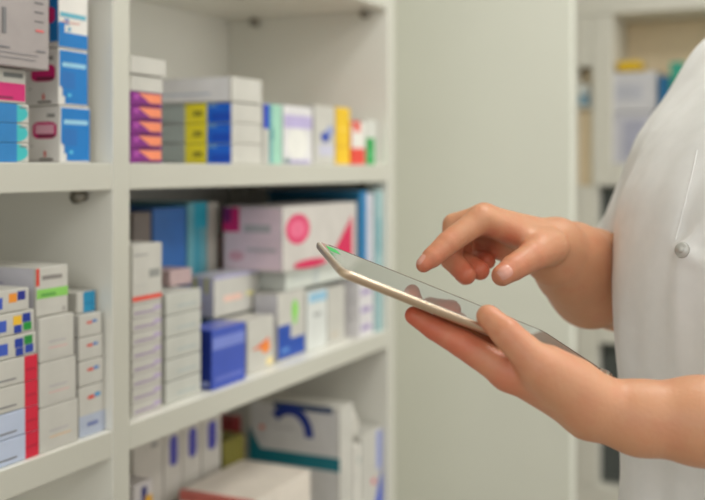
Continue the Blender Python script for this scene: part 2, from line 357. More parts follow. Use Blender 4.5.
pc('white carton with lavender edge and faint orange print above the royal blue box', 214, 259, 0.08, max(zy(332, 230, 0.085), zy(322, 247, 0.025)) + 0.002, zy(279, 214, 0.08) - max(zy(332, 230, 0.085), zy(322, 247, 0.025)), 0.055, end=(200, 198, 210), top=(222, 218, 226),
   prints=[('F', 0.0, 0.93, 1.0, 1.0, (176, 172, 210)), ('F', 0.2, 0.35, 0.6, 0.5, (236, 196, 180)), ('F', 0.7, 0.4, 0.85, 0.5, (236, 226, 150)), ('L', 0.3, 0.6, 0.42, 0.96, (214, 210, 110)), ('L', 0.7, 0.6, 0.8, 0.96, (214, 210, 110)), ('L', 0.3, 0.2, 0.6, 0.35, (226, 190, 190))])
pc('white box with an orange splash mark beside the royal blue box', 247.5, 274, 0.025, Z_LO, zy(322, 247, 0.025) - Z_LO, 0.05,
   prints=[('F', 0.15, 0.42, 0.8, 0.6, (236, 110, 60), 'tri'), ('F', 0.5, 0.3, 0.85, 0.52, (244, 140, 60), 'ell'), ('F', 0.7, 0.05, 0.95, 0.2, (240, 220, 160))])
vG = 0.03
pc('white box with a cobalt blue step block and a green leaf mark', 278, 305, vG, Z_LO, zy(294, 279, vG) - Z_LO, 0.046, end=(206, 204, 210),
   prints=[('F', 0.0, 0.03, 0.45, 0.52, (20, 72, 170)), ('F', 0.4, 0.03, 0.98, 0.30, (20, 72, 170)), ('F', 0.1, 0.12, 0.4, 0.18, (90, 140, 210)), ('F', 0.5, 0.55, 0.72, 0.86, (140, 220, 90), 'ell'), ('F', 0.55, 0.5, 0.66, 0.6, (140, 220, 90))])
pc('pale white box with a sky blue top mark behind the tablet corner', 307, 327, 0.03, Z_LO, zy(292, 308, 0.03) - Z_LO, 0.046, body=(218, 220, 216), prints=[('F', 0.1, 0.80, 0.98, 0.96, (150, 196, 222)), ('F', 0.3, 0.55, 0.7, 0.62, (170, 172, 170))])
pc('cream white narrow box between the sky blue marked box and the violet marked stack', 328, 345, 0.03, Z_LO, zy(288, 330, 0.03) - Z_LO, 0.046, prints=[('F', 0.2, 0.1, 0.6, 0.2, (200, 190, 176))])
zj = Z_LO; hX = (zat(266, uE0 - 0.103, 0.02) - Z_LO) / 4
for i in range(4):
    carton('white box with violet lettering strip, %s near the end panel' % nth(3 - i, 4), uE0 - 0.106, 0.012, zj, 0.065, 0.10, hX - 0.0008, prints=[('F', 0.1, 0.35, 0.8, 0.65, (160, 140, 188))], group='violet lettered boxes near the end panel', body=(226, 222, 224))
    zj += hX
# back row of the lower right compartment
def bk(label, px0, px1, y0, v, d, zb=Z_LO, **k):
    u0, u1 = U(px0, v), U(px1, v)
    return carton(label, u0, v, zb, u1 - u0, d, zat(y0, u0, v) - zb, **k)
vK = 0.15
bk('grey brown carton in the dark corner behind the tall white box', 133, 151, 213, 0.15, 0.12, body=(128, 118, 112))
bk('dark blue standing box behind the pale white stack', 153, 186, 209, vK, 0.14, body=(50, 112, 186), prints=[('F', 0.0, 0.0, 0.1, 1.0, (56, 112, 184))], end=(52, 100, 170))
bk('turquoise standing box with bright cap band beside the dark blue box', 188, 207, 203, vK, 0.14, body=(110, 176, 188), prints=[('F', 0.3, 0.84, 1.0, 1.0, (40, 170, 196)), ('F', 0.3, 0.2, 0.65, 0.84, (70, 164, 186)), ('F', 0.7, 0.1, 1.0, 0.4, (70, 120, 130))])
bk('off white slim standing box beside the turquoise box', 208.5, 219, 203, vK, 0.14, body=(204, 198, 188), prints=[('F', 0.0, 0.1, 0.5, 0.5, (130, 180, 190))])
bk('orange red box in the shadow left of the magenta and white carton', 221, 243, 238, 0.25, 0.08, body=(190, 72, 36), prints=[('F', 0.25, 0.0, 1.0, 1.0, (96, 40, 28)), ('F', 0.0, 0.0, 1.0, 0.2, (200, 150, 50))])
# boxes carrying the magenta carton
vM = 0.078
gz = max(zat(266, U(300, vM), vM), zat(266, uE0 - 0.103, 0.02)) + 0.005
zF = max(zy(294, 278, vG), zy(292, 308, 0.03), zy(288, 330, 0.03)) + 0.001
uF0 = U(259, 0.08) + 0.003
carton('flat pale grey green carton directly under the magenta and white carton', uF0, 0.03, zF, uE0 - 0.110 - uF0, 0.115, gz - zF, body=(214, 218, 210), end=(200, 204, 198), prints=[('F', 0.1, 0.5, 0.5, 0.6, (196, 204, 202)), ('F', 0.4, 0.1, 0.48, 0.9, (200, 206, 204))])
for i, (a, b) in enumerate(((270, 288), (289, 307), (308, 325))):
    u0, u1 = U(a, vM), U(b, vM)
    carton('pale grey green box behind the %s' % ('orange splash box', 'green leaf box', 'sky blue marked box')[i], u0, vM, Z_LO, u1 - u0 - 0.002, 0.13, zF - 0.0008 - Z_LO,
           body=(222, 226, 220), group='grey green boxes behind the front row', prints=[('F', 0.1, 0.86, 0.9, 0.9, (180, 190, 188))])
uM0 = U(283, 0.018)
uT = uE0 - 0.103
carton('large white carton with magenta dot and magenta flashes', uM0, 0.018, gz + 0.001, uT - 0.003 - uM0, 0.115, zat(208, uM0, 0.018) - gz, body=(206, 200, 194), end=(238, 214, 222), top=(206, 200, 200),
       prints=[('F', 0.03, 0.40, 0.33, 0.88, (222, 60, 110), 'ell'), ('F', 0.08, 0.5, 0.27, 0.78, (236, 110, 146), 'ell'), ('F', 0.60, 0.08, 0.93, 0.78, (214, 20, 84), 'tri'), ('F', 0.12, 0.0, 0.56, 0.14, (216, 30, 90), 'ell'),
               ('L', 0.0, 0.6, 0.28, 0.98, (224, 40, 120)), ('L', 0.0, 0.75, 0.14, 0.98, (130, 30, 110)), ('L', 0.35, 0.6, 0.8, 0.72, (190, 186, 186)), ('L', 0.1, 0.15, 0.35, 0.3, (226, 170, 184), 'ell'), ('L', 0.4, 0.3, 0.9, 0.36, (200, 190, 194))])
carton('large petrol blue box standing on the violet marked stack', uT, 0.012, zj + 0.0005, 0.031, 0.20, zat(192, uT, 0.012) - zj, body=(30, 126, 182), end=(24, 92, 122), prints=[('F', 0.0, 0.0, 0.2, 1.0, (26, 104, 150))])
carton('lavender white standing box between the petrol blue and pale turquoise boxes', uT + 0.033, 0.014, zj + 0.0005, 0.030, 0.16, zat(194, uT + 0.033, 0.014) - zj, body=(216, 212, 220), prints=[('F', 0.2, 0.7, 0.8, 0.74, (190, 186, 196))])
carton('pale turquoise standing folder box against the right end panel', uE0 - 0.038, 0.01, Z_LO, 0.035, 0.16, zat(191, uE0 - 0.038, 0.01) - Z_LO, body=(140, 186, 190), prints=[('F', 0.3, 0.55, 0.9, 0.8, (84, 160, 172)), ('F', 0.8, 0.0, 1.0, 1.0, (196, 206, 202)), ('F', 0.0, 0.0, 0.15, 1.0, (206, 208, 206))])
pc('small mauve box lying on the pale white stack', 170, 192, 0.06, zi + 0.0005, hy(272, 288, 170, 0.06), 0.05, body=(186, 160, 160))

# ---- bottom right compartment
vQ = 0.16
for i, (a, b) in enumerate(((133, 163), (164, 182), (183, 201), (202, 221))):
    u0 = U(a, vQ)
    bk('upright cream box with a deep violet bar, %s' % ('in the corner below the divider', 'first after the corner box', 'middle one behind the red edged carton', 'farthest one behind the red edged carton')[i] if i else 'upright plain cream box in the corner of the bottom compartment',
       a, b, (426, 418, 411, 405)[i], vQ, 0.10, zb=Z_BOT, body=(196, 190, 182), prints=[('F', 0.3, 0.70, 0.75, 0.875, (66, 62, 160), 'round')] if i else [('F', 0.6, 0.84, 0.8, 0.86, GR)], group='violet barred boxes' if i else None)
uC0, uC1 = 0.515, 0.70
carton('wide cream carton with a red edge at the bottom of the picture', uC0, -0.0 + 0.004, Z_BOT, uC1 - uC0, 0.135, -0.508 - Z_BOT, body=(222, 212, 200), end=(224, 214, 206), prints=[('T', 0.0, 0.0, 0.05, 1.0, (206, 110, 100)), ('L', 0.0, 0.9, 1.0, 1.0, (206, 110, 100))])
pc('small white box with dark blue and yellow print in the bottom corner below the divider', 134, 152, 0.10, Z_BOT, zy(484, 140, 0.10) - Z_BOT, 0.05, body=(206, 200, 200), prints=[('F', 0.4, 0.85, 0.7, 0.97, (40, 44, 120)), ('F', 0.6, 0.8, 1.0, 0.9, (230, 170, 40))])
uA = U(340, 0.012)
vA0, vA1 = 0.012, V(249, uA)
carton('white carton with a dark blue arc and a teal base stripe', uA, vA0, Z_BOT, 0.055, vA1 - vA0, zat(409, uA, vA0) - Z_BOT, end=(214, 212, 212),
       prints=[('L', 0.0, 0.50, 1.0, 0.61, (18, 116, 132)), ('L', 0.0, 0.58, 0.16, 0.78, (18, 116, 132), 'trl'), ('L', 0.28, 0.95, 0.92, 1.0, (40, 66, 110)), ('L', 0.2, 0.74, 0.72, 0.99, (26, 52, 140), 'arc'), ('L', 0.28, 0.79, 0.5, 0.80, (170, 168, 170)), ('L', 0.12, 0.76, 0.18, 0.80, (230, 120, 100), 'ell')])
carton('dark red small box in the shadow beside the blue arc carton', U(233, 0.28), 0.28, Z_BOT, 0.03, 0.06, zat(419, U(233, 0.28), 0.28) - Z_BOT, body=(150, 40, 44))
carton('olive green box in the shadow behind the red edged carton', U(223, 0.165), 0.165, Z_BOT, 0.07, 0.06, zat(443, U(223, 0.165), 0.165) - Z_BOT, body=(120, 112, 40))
pc('white box with cobalt blue end at the lower right end of the shelves', 361.5, 382, 0.01, Z_BOT, zy(440, 358, 0.01) - Z_BOT, 0.10, prints=[('F', 0.55, 0.0, 1.0, 0.5, (40, 80, 196), 'tri'), ('F', 0.72, 0.5, 0.98, 0.97, (150, 160, 214)), ('F', 0.5, 0.35, 0.66, 0.42, (216, 60, 100))])
carton('white box standing right of the blue arc carton', uA + 0.057, 0.008, Z_BOT, U(360, 0.01) - uA - 0.06, 0.10, zat(446, uA + .057, 0.008) - Z_BOT, prints=[('F', 0.55, 0.75, 0.8, 0.85, (150, 170, 170))], body=(226, 222, 214))

# ------------------------------------------------------------------ implicit surfaces
def noise3(p, f, seed):
    r = np.random.default_rng(seed); o = np.zeros(p.shape[:-1])
    for _ in range(5):
        k = r.normal(0, f, 3); o += np.sin(p @ k + r.uniform(0, 6.28))
    return o / 5
def smin(a, b, k):
    h = np.clip(0.5 + 0.5 * (b - a) / k, 0, 1)
    return b * (1 - h) + a * h - k * h * (1 - h)
class Grid:
    def __init__(s, lo, hi, h):
        s.lo = np.array(lo); s.h = h
        n = np.ceil((np.array(hi) - s.lo) / h).astype(int) + 1
        s.n = n; s.ax = [s.lo[i] + h * np.arange(n[i]) for i in range(3)]
    def new(s): return np.full(s.n, 1.0, dtype=np.float64)
    def sub(s, lo, hi):
        a = np.clip(np.floor((lo - s.lo) / s.h).astype(int), 0, s.n); b = np.clip(np.ceil((hi - s.lo) / s.h).astype(int) + 1, 0, s.n)
        sl = tuple(slice(a[i], b[i]) for i in range(3))
        g = np.meshgrid(*[s.ax[i][sl[i]] for i in range(3)], indexing='ij')
        return sl, np.stack(g, -1)
    def cone(s, F, a, b, r1, r2, k=0.004, flat=None):
        a = np.array(a, float); b = np.array(b, float); R = max(r1, r2) + k + 4 * s.h
        sl, p = s.sub(np.minimum(a, b) - R, np.maximum(a, b) + R)
        if p.size == 0: return
        ab = b - a; L = max(ab @ ab, 1e-12)
        t = np.clip(((p - a) @ ab) / L, 0, 1)
        q = p - a - t[..., None] * ab
        if flat is not None:
            nrm, sc = flat; nrm = np.array(nrm) / np.linalg.norm(nrm)
            c = q @ nrm; q = q + ((sc - 1) * c)[..., None] * nrm
        d = np.sqrt((q * q).sum(-1)) - (r1 + (r2 - r1) * t)
        F[sl] = smin(F[sl], d, k) if k > 0 else np.minimum(F[sl], d)
    def ell(s, F, c, rad, k=0.004, R=None, sub=False):
        c = np.array(c, float); rad = np.array(rad, float); m = rad.max() + k + 4 * s.h
        sl, p = s.sub(c - m, c + m)
        if p.size == 0: return
        q = p - c
        if R is not None: q = q @ R
        n = np.sqrt(((q / rad) ** 2).sum(-1)); d = (n - 1) * rad.min()
        if sub: F[sl] = -smin(-F[sl], d, k)
        else: F[sl] = smin(F[sl], d, k)
    def chain(s, F, pts, rs, k=0.004):
        for i in range(len(pts) - 1): s.cone(F, pts[i], pts[i + 1], rs[i], rs[i + 1], k)
    def mesh(s, F):
        sg = F < 0
        nx, ny, nz = s.n
        acc = np.zeros((nx - 1, ny - 1, nz - 1, 3)); cnt = np.zeros((nx - 1, ny - 1, nz - 1))
        I = np.indices((nx, ny, nz)).astype(np.float64)
        faces = []
        for ax in range(3):
            a = [slice(None)] * 3; b = [slice(None)] * 3; a[ax] = slice(0, -1); b[ax] = slice(1, None)
            fa, fb = F[tuple(a)], F[tuple(b)]
            cr = sg[tuple(a)] != sg[tuple(b)]
            idx = np.argwhere(cr); va = fa[cr]; vb = fb[cr]; t = va / (va - vb)
            pos = idx.astype(float); pos[:, ax] += t
            o1, o2 = [i for i in range(3) if i != ax]
            for d1 in (0, -1):
                for d2 in (0, -1):
                    c = idx.copy(); c[:, o1] += d1; c[:, o2] += d2
                    ok = np.all((c >= 0) & (c < np.array(acc.shape[:3])), 1)
                    np.add.at(acc, tuple(c[ok].T), pos[ok]); np.add.at(cnt, tuple(c[ok].T), 1)
            faces.append((ax, o1, o2, idx, va < 0))
        act = cnt > 0; ids = -np.ones(cnt.shape, int); ids[act] = np.arange(act.sum())
        verts = s.lo + s.h * (acc[act] / cnt[act][:, None])
        Q = []
        for ax, o1, o2, idx, neg in faces:
            ok = (idx[:, o1] > 0) & (idx[:, o2] > 0) & (idx[:, o1] < s.n[o1] - 1) & (idx[:, o2] < s.n[o2] - 1)
            idx = idx[ok]; neg = neg[ok]
            def cid(d1, d2):
                c = idx.copy(); c[:, o1] += d1; c[:, o2] += d2; return ids[tuple(c.T)]
            q = np.stack([cid(0, 0), cid(-1, 0), cid(-1, -1), cid(0, -1)], 1)
            flip = neg if ax != 1 else ~neg
            q[~flip] = q[~flip][:, ::-1]
            Q.append(q)
        return verts, np.concatenate(Q)
def relax(verts, faces, it=2, lam=0.5):
    n = len(verts); e = np.concatenate([faces[:, [0, 1]], faces[:, [1, 2]], faces[:, [2, 3]], faces[:, [3, 0]]]); e = np.concatenate([e, e[:, ::-1]])
    c = np.bincount(e[:, 0], minlength=n)[:, None].clip(1)
    for _ in range(it):
        for l in (lam, -lam * 1.02):
            m = np.stack([np.bincount(e[:, 0], weights=verts[e[:, 1], k], minlength=n) for k in range(3)], 1) / c
            verts = verts + l * (m - verts)
    return verts
def to_mesh(name, verts, faces):
    me = bpy.data.meshes.new(name); me.from_pydata(verts.tolist(), [], faces.tolist()); me.update(); me.validate()
    return me

# ------------------------------------------------------------------ the tablet
KT = 0.94
tc_ = np.array([0.0914 * KT, 0.9047 * KT, H - 0.1223 * KT]); e1 = np.array([0.908, 0.172, -0.380]); e1 /= np.linalg.norm(e1)
e2 = np.array([-0.1625, 0.9875, 0.069]); e2 -= (e2 @ e1) * e1; e2 /= np.linalg.norm(e2); e3 = np.cross(e1, e2)
TL, TW, TT = 0.25 * KT, 0.16 * KT, 0.0075
tab = empty('tablet'); M4 = Matrix.Identity(4)
for i in range(3): M4[i][0], M4[i][1], M4[i][2], M4[i][3] = e1[i], e2[i], e3[i], tc_[i]
tab.matrix_world = M4
tag(tab, 'thin champagne gold tablet computer with a dark glossy screen, held in the left hand', 'tablet')
def rrect(l, w, r, n=8):
    pts = []
    for cx, cy, a0 in ((l / 2 - r, w / 2 - r, 0), (-l / 2 + r, w / 2 - r, 90), (-l / 2 + r, -w / 2 + r, 180), (l / 2 - r, -w / 2 + r, 270)):
        for q in range(n + 1):
            a = math.radians(a0 + 90.0 * q / n); pts.append((cx + r * math.cos(a), cy + r * math.sin(a)))
    return pts
def loft(name, rings, m, parent, cap0=True, cap1=True, smooth=True):
    bm = bmesh.new(); L = []
    for pts, z in rings: L.append([bm.verts.new((x, y, z)) for x, y in pts])
    for a, b in zip(L[:-1], L[1:]):
        for i in range(len(a)):
            j = (i + 1) % len(a); bm.faces.new((a[i], a[j], b[j], b[i]))
    if cap0: bm.faces.new(L[0][::-1])
    if cap1: bm.faces.new(L[-1])
    bmesh.ops.recalc_face_normals(bm, faces=bm.faces)
    me = bpy.data.meshes.new(name); bm.to_mesh(me); bm.free()
    o = link(name, me, m, parent)
    if smooth:
        for p in me.polygons: p.use_smooth = len(p.vertices) == 4
    return o
def RR(i): return rrect(TL - 2 * i, TW - 2 * i, max(0.0105 - i, 0.003))
GOLD = mat((214, 190, 164), 0.28, 'champagne_aluminium', metal=0.75, noise=0.01)
loft('back_shell', [(RR(0.006), -TT), (RR(0.0032), -TT + 0.0006), (RR(0.0012), -TT + 0.002), (RR(0.0002), -TT + 0.0042), (RR(0.0), -0.0022), (RR(0.0003), -0.0009), (RR(0.0012), -0.0003)], GOLD, tab)
loft('bezel', [(RR(0.0012), -0.0004), (RR(0.0013), 0.0), (RR(0.0026), 0.0001)], mat((226, 214, 198), 0.2, 'cream_bezel', noise=0.01), tab, False, True)
SCR = bpy.data.materials.new('screen_glass'); SCR.use_nodes = True
b = SCR.node_tree.nodes['Principled BSDF']; b.inputs['Base Color'].default_value = (0.045, 0.05, 0.045, 1); b.inputs['Roughness'].default_value = 0.03; b.inputs['IOR'].default_value = 2.0; b.inputs['Emission Color'].default_value = (0.8, 0.85, 0.74, 1); b.inputs['Emission Strength'].default_value = 0.10  # faint emission added to lift the brightness of the reflecting screen
_n = SCR.node_tree.nodes.new('ShaderNodeTexNoise'); _n.inputs['Scale'].default_value = 40
_r = SCR.node_tree.nodes.new('ShaderNodeMapRange'); _r.inputs['To Min'].default_value = 0.02; _r.inputs['To Max'].default_value = 0.05
SCR.node_tree.links.new(_n.outputs['Fac'], _r.inputs['Value']); SCR.node_tree.links.new(_r.outputs['Result'], b.inputs['Roughness'])
loft('screen', [(RR(0.003), 0.0001), (RR(0.003), 0.00035)], SCR, tab, False, True)
EM = bpy.data.materials.new('green_patch'); EM.use_nodes = True; b = EM.node_tree.nodes['Principled BSDF']; b.inputs['Base Color'].default_value = lin((40, 170, 80)) + (1,)
b.inputs['Emission Color'].default_value = lin((40, 170, 80)) + (1,); b.inputs['Emission Strength'].default_value = 0.25  # green patch near the left end, slightly emissive
bm = bmesh.new(); bm_box(bm, -TL / 2 + 0.006, -TL / 2 + 0.016, TW / 2 - 0.05, TW / 2 - 0.02, 0.0003, 0.0005)
me = bpy.data.meshes.new('screen_patch'); bm.to_mesh(me); bm.free(); o = link('screen_patch', me, EM, tab); o['label'] = 'small green patch on the screen'
DKL = mat((112, 84, 72), 0.35, 'dark_edge', noise=0.02)  # dark reflection inside the gold rim, painted as a brown line
bm = bmesh.new(); bm_box(bm, -TL / 2 + 0.012, TL / 2 - 0.011, TW / 2 - 0.0013, TW / 2 - 0.0004, -0.0005, 0.0006); bm_box(bm, TL / 2 - 0.0013, TL / 2 - 0.0004, -TW / 2 + 0.01, TW / 2 - 0.011, -0.0005, 0.0006)
_a = [(TL / 2 - 0.011 + 0.0102 * math.cos(math.radians(q)), TW / 2 - 0.011 + 0.0102 * math.sin(math.radians(q))) for q in range(0, 91, 15)]
for (xa, ya), (xb, yb) in zip(_a[:-1], _a[1:]):
    vv = [bm.verts.new((x * 1.0, y * 1.0, z)) for (x, y) in ((xa, ya), (xb, yb)) for z in (-0.0005, 0.0006)]; bm.faces.new((vv[0], vv[2], vv[3], vv[1]))
me = bpy.data.meshes.new('edge_line'); bm.to_mesh(me); bm.free(); o = link('edge_line', me, DKL, tab); o['label'] = 'thin dark line along the far edges'
CLR = glass_mat((235, 225, 215), 'clear_plastic', 0.08)
bm = bmesh.new(); bm_box(bm, TL / 2 - 0.008, TL / 2 + 0.0025, -TW / 2 - 0.0025, -TW / 2 + 0.008, -TT - 0.001, 0.002, 0, 0.002)
me = bpy.data.meshes.new('clear_corner'); bm.to_mesh(me); bm.free(); o = link('clear_corner', me, CLR, tab); o['label'] = 'clear plastic corner guard'

# ------------------------------------------------------------------ the person
person = empty('person', (0.47, 1.0, 0.0))
tag(person, 'person in a white short sleeved coat holding a tablet and pointing at its screen', 'person')
hv = 0.0015
# right (pointing) hand
g = Grid((0.03, 0.88, H - 0.21), (0.42, 1.31, H + 0.02), hv * 1.1)
def RP(px, py, y): return P(px, py, y + 0.035)
mm = 0.001036
wr = RP(558, 246, 1.005)
mcp = {'i': RP(481, 219, 0.945), 'm': RP(484, 217, 0.965), 'r': RP(489, 222, 0.985), 'p': RP(498, 232, 1.0)}
palm = g.new()
for k_, r0, r1 in (('i', 20, 12.5), ('m', 20, 12.5), ('r', 20, 12), ('p', 19, 11)):
    g.cone(palm, wr + (mcp[k_] - wr) * 0.12, mcp[k_], r0 * mm, r1 * mm, 0.008)
g.cone(palm, RP(545, 248, 1.0), RP(503, 241, 1.0), 20 * mm, 12 * mm, 0.01)
g.cone(palm, RP(545, 258, 1.0), RP(502, 247, 1.0), 18 * mm, 14 * mm, 0.01)
cmc = RP(551, 247, 0.965); tm = RP(531, 257, 0.935); ti = RP(513, 268, 0.918); tt = RP(502, 275.5, 0.908)
g.cone(palm, wr, RP(538, 248, 0.955), 22 * mm, 15 * mm, 0.01)
g.cone(palm, RP(538, 243, 0.965), RP(497, 225, 0.95), 11 * mm, 8 * mm, 0.008)      # first web
# forearm
fa = [wr, RP(572, 260, 1.045), RP(590, 273, 1.09), RP(620, 285, 1.16), RP(640, 296, 1.21)]
g.chain(palm, fa, [27 * mm, 38 * mm, 47 * mm, 51 * mm, 48 * mm], 0.012)
g.cone(palm, RP(556, 262, 1.01), RP(590, 290, 1.09), 26 * mm, 42 * mm, 0.015)
fing = []
def finger(pts, rs, k=0.0012):
    F = g.new(); g.chain(F, pts, rs, k)
    fing.append(F); return F
ix = [mcp['i'], RP(447.5, 243.5, 0.925), RP(432, 257.5, 0.915), RP(423.5, 265, 0.91)]
finger(ix, [12.6 * mm, 11 * mm, 9.4 * mm, 7 * mm])
mid = [mcp['m'], RP(454.5, 225, 0.975), RP(451, 259, 0.96), RP(466, 275, 0.945)]
finger(mid, [12.4 * mm, 11.6 * mm, 10.6 * mm, 9.4 * mm])
rin = [mcp['r'], RP(463, 231, 0.995), RP(460, 259, 0.98), RP(480, 270.5, 0.955)]
finger(rin, [12 * mm, 11 * mm, 10.2 * mm, 9.2 * mm])
pin_ = [mcp['p'], RP(479, 245, 1.015), RP(476, 259, 1.005), RP(487, 261, 0.985)]
finger(pin_, [12 * mm, 12 * mm, 10 * mm, 8.4 * mm])
finger([cmc, tm, ti, tt], [17 * mm, 13.8 * mm, 11.8 * mm, 9.8 * mm], 0.002)
R = np.minimum.reduce([smin(palm, F, 0.007) for F in fing])
vr, fr = g.mesh(R); vr = relax(vr, fr, 2)

# left (holding) hand
g = Grid((0.01, 0.68, H - 0.27), (0.50, 0.95, H - 0.09), hv * 1.1)
def LP(px, py, y): return P(px, py, y * KT)
ml_ = 0.001 * KT
wl = LP(596, 409, 0.825)
ml = {'i': LP(508, 373, 0.828), 'm': LP(500, 366, 0.852), 'r': LP(502, 363, 0.876), 'p': LP(512, 365, 0.90)}
def under(a, b, r, gap=0.0012):      # point under the tablet (tablet axes a, b), a finger radius below its back
    return tc_ + (e1 * a + e2 * b) * KT - e3 * (TT + r * KT + gap)
palm = g.new()
for k_, r0, r1 in (('i', 21, 14), ('m', 21, 13), ('r', 20, 12.5), ('p', 19, 12)):
    g.cone(palm, wl + (ml[k_] - wl) * 0.1, ml[k_], r0 * ml_, r1 * ml_, 0.01)
el = np.array([0.475 * KT, 0.81 * KT, H - 0.212 * KT])
w2 = LP(640, 418, 0.82)
g.chain(palm, [wl, w2, LP(700, 421, 0.815), LP(800, 428, 0.812), el], [25 * ml_, 28.5 * ml_, 34 * ml_, 40 * ml_, 42 * ml_], 0.012)
tcm = LP(580, 393, 0.815); tmm = LP(540, 367, 0.806); tip_i = LP(506, 333, 0.812); ttt = LP(488, 316.5, 0.822)
g.cone(palm, LP(590, 401, 0.815), LP(548, 372.5, 0.812), 22.5 * ml_, 20 * ml_, 0.012)
g.cone(palm, LP(572, 381, 0.82), LP(545, 368, 0.82), 19 * ml_, 17 * ml_, 0.01)
g.cone(palm, LP(540, 375, 0.82), LP(510, 365, 0.835), 12 * ml_, 9 * ml_, 0.008)
fing = []
li = [ml['i'], LP(462, 343.5, 0.838), LP(434, 328, 0.846), LP(414, 315.5, 0.852)]
finger(li, [14 * ml_, 11.8 * ml_, 10 * ml_, 8 * ml_])
finger([ml['m'], under(0.05, -0.03, 0.011), under(0.012, -0.022, 0.0098), under(-0.012, -0.018, 0.0085)], [12.5 * ml_, 11 * ml_, 9.8 * ml_, 8.4 * ml_])
finger([ml['r'], under(0.055, -0.005, 0.0105), under(0.025, 0.006, 0.0094), under(0.002, 0.012, 0.0082)], [12 * ml_, 10.5 * ml_, 9.4 * ml_, 8 * ml_])
finger([ml['p'], under(0.07, 0.018, 0.009), under(0.048, 0.03, 0.0082), under(0.03, 0.036, 0.0072)], [11 * ml_, 9 * ml_, 8.2 * ml_, 7 * ml_])
finger([tcm, tmm, tip_i, ttt], [20 * ml_, 16 * ml_, 12.4 * ml_, 9.8 * ml_], 0.002)
Lf = np.minimum.reduce([smin(palm, F, 0.007) for F in fing])
_p = np.stack(np.meshgrid(*g.ax, indexing='ij'), -1) - tc_
_q = np.abs(np.stack([_p @ e1, _p @ e2, _p @ e3 + TT / 2], -1)) - np.array([TL / 2, TW / 2, TT / 2 + 0.0002])
Lf = np.maximum(Lf, -(np.linalg.norm(np.maximum(_q, 0), axis=-1) + np.minimum(_q.max(-1), 0) - 0.0003))
vl, fl = g.mesh(Lf); vl = relax(vl, fl, 2)

# trunk, head, upper arms, legs (coarser)
Fd = np.array([-0.90, -0.43]); Fd /= np.linalg.norm(Fd); Ld = np.array([-Fd[1], Fd[0]]) * 1.0
if Ld[1] > 0: Ld = -Ld
def B(f, l, z, c=(0.50, 1.0)): return np.array([c[0] + Fd[0] * f + Ld[0] * l, c[1] + Fd[1] * f + Ld[1] * l, z])
shR = np.array([0.470, 1.165, H + 0.085]); shL = np.array([0.62, 0.84, H + 0.085]); elR = fa[-1]
shC = (shR + shL) / 2
g = Grid((0.05, 0.6, 0.0), (0.95, 1.5, 1.80), 0.008)
T = g.new()
neck0 = np.array([shC[0], shC[1], H + 0.13]); head = neck0 + np.array([Fd[0] * 0.03, Fd[1] * 0.03, 0.22])
pel = np.array([0.46, 1.0, 0.92])
def flatdir(v): return np.array([Fd[0], Fd[1], 0.0])
g.cone(T, pel, (pel + shC) / 2, 0.155, 0.14, 0.03, (flatdir(0), 1.45))
g.cone(T, (pel + shC) / 2, shC - np.array([0, 0, 0.06]), 0.14, 0.15, 0.03, (flatdir(0), 1.4))
g.cone(T, shR, shL, 0.055, 0.055, 0.05)
g.cone(T, neck0 - np.array([0, 0, 0.03]), head - np.array([0, 0, 0.06]), 0.056, 0.05, 0.03)
RH = np.array([[Fd[0], Ld[0], 0], [Fd[1], Ld[1], 0], [0, 0, 1.0]])
g.ell(T, head, (0.096, 0.076, 0.115), 0.01, RH)
g.ell(T, head + RH @ np.array([0.03, 0, -0.06]), (0.06, 0.055, 0.055), 0.02, RH)      # jaw
g.cone(T, head + RH @ np.array([0.088, 0, 0.01]), head + RH @ np.array([0.112, 0, -0.03]), 0.008, 0.013, 0.012)   # nose
g.cone(T, head + RH @ np.array([0.086, -0.018, -0.066]), head + RH @ np.array([0.086, 0.018, -0.066]), 0.008, 0.008, 0.006)   # mouth
for s_ in (-1, 1):
    g.ell(T, head + RH @ np.array([-0.005, s_ * 0.077, -0.01]), (0.018, 0.01, 0.03), 0.008, RH)
    g.ell(T, head + RH @ np.array([0.09, s_ * 0.032, 0.012]), (0.014, 0.014, 0.01), 0.008, RH, True)
    hip = pel + RH @ np.array([0, s_ * 0.09, -0.05]); knee = pel + RH @ np.array([0.02, s_ * 0.095, -0.45]); ank = pel + RH @ np.array([-0.01, s_ * 0.10, -0.84])
    g.chain(T, [hip, knee, ank], [0.088, 0.058, 0.038], 0.03)
    g.cone(T, ank + np.array([0, 0, -0.03]), ank + RH @ np.array([0.15, 0, -0.045]), 0.036, 0.026, 0.02)
g.chain(T, [shR, elR], [0.056, 0.046], 0.03)
g.chain(T, [shL, el], [0.056, 0.042], 0.03)
vt, ft = g.mesh(T); vt = relax(vt, ft, 2)
vs = np.concatenate([vr, vl, vt]); fs = np.concatenate([fr, fl + len(vr), ft + len(vr) + len(vl)])
# redder finger ends, knuckles, palm creases; shade under the tablet painted as deeper red
bl = np.zeros(len(vs))
def blush_shade(p, r, w):
    d = np.linalg.norm(vs - np.array(p), axis=1); np.maximum(bl, w * np.exp(-(d / r) ** 2), out=bl)
for p, r, w in [(ix[3], .016, .75), (ix[2], .018, .5), (ix[1], .02, .35), (mid[3], .022, .8), (mid[2], .022, .6), (rin[3], .022, .9), (rin[2], .02, .6), (pin_[3], .02, .9), (pin_[2], .02, .7),
                (tt, .018, .55), (ti, .018, .45), (tm, .02, .4), (RP(508, 242, 0.95), .016, .7), (RP(492, 236, 0.94), .012, .6),
                (ttt, .014, .35), (tip_i, .016, .35), (li[3], .024, .95), (li[2], .026, .9), (li[1], .03, .75), (ml['i'], .03, .45), (P(500, 355, .82), .022, .7)]:
    blush_shade(p, r, w)
me = to_mesh('body', vs - np.array(person.location), fs)
at = me.attributes.new('blush_shade', 'FLOAT', 'POINT'); at.data.foreach_set('value', bl.astype(np.float32))
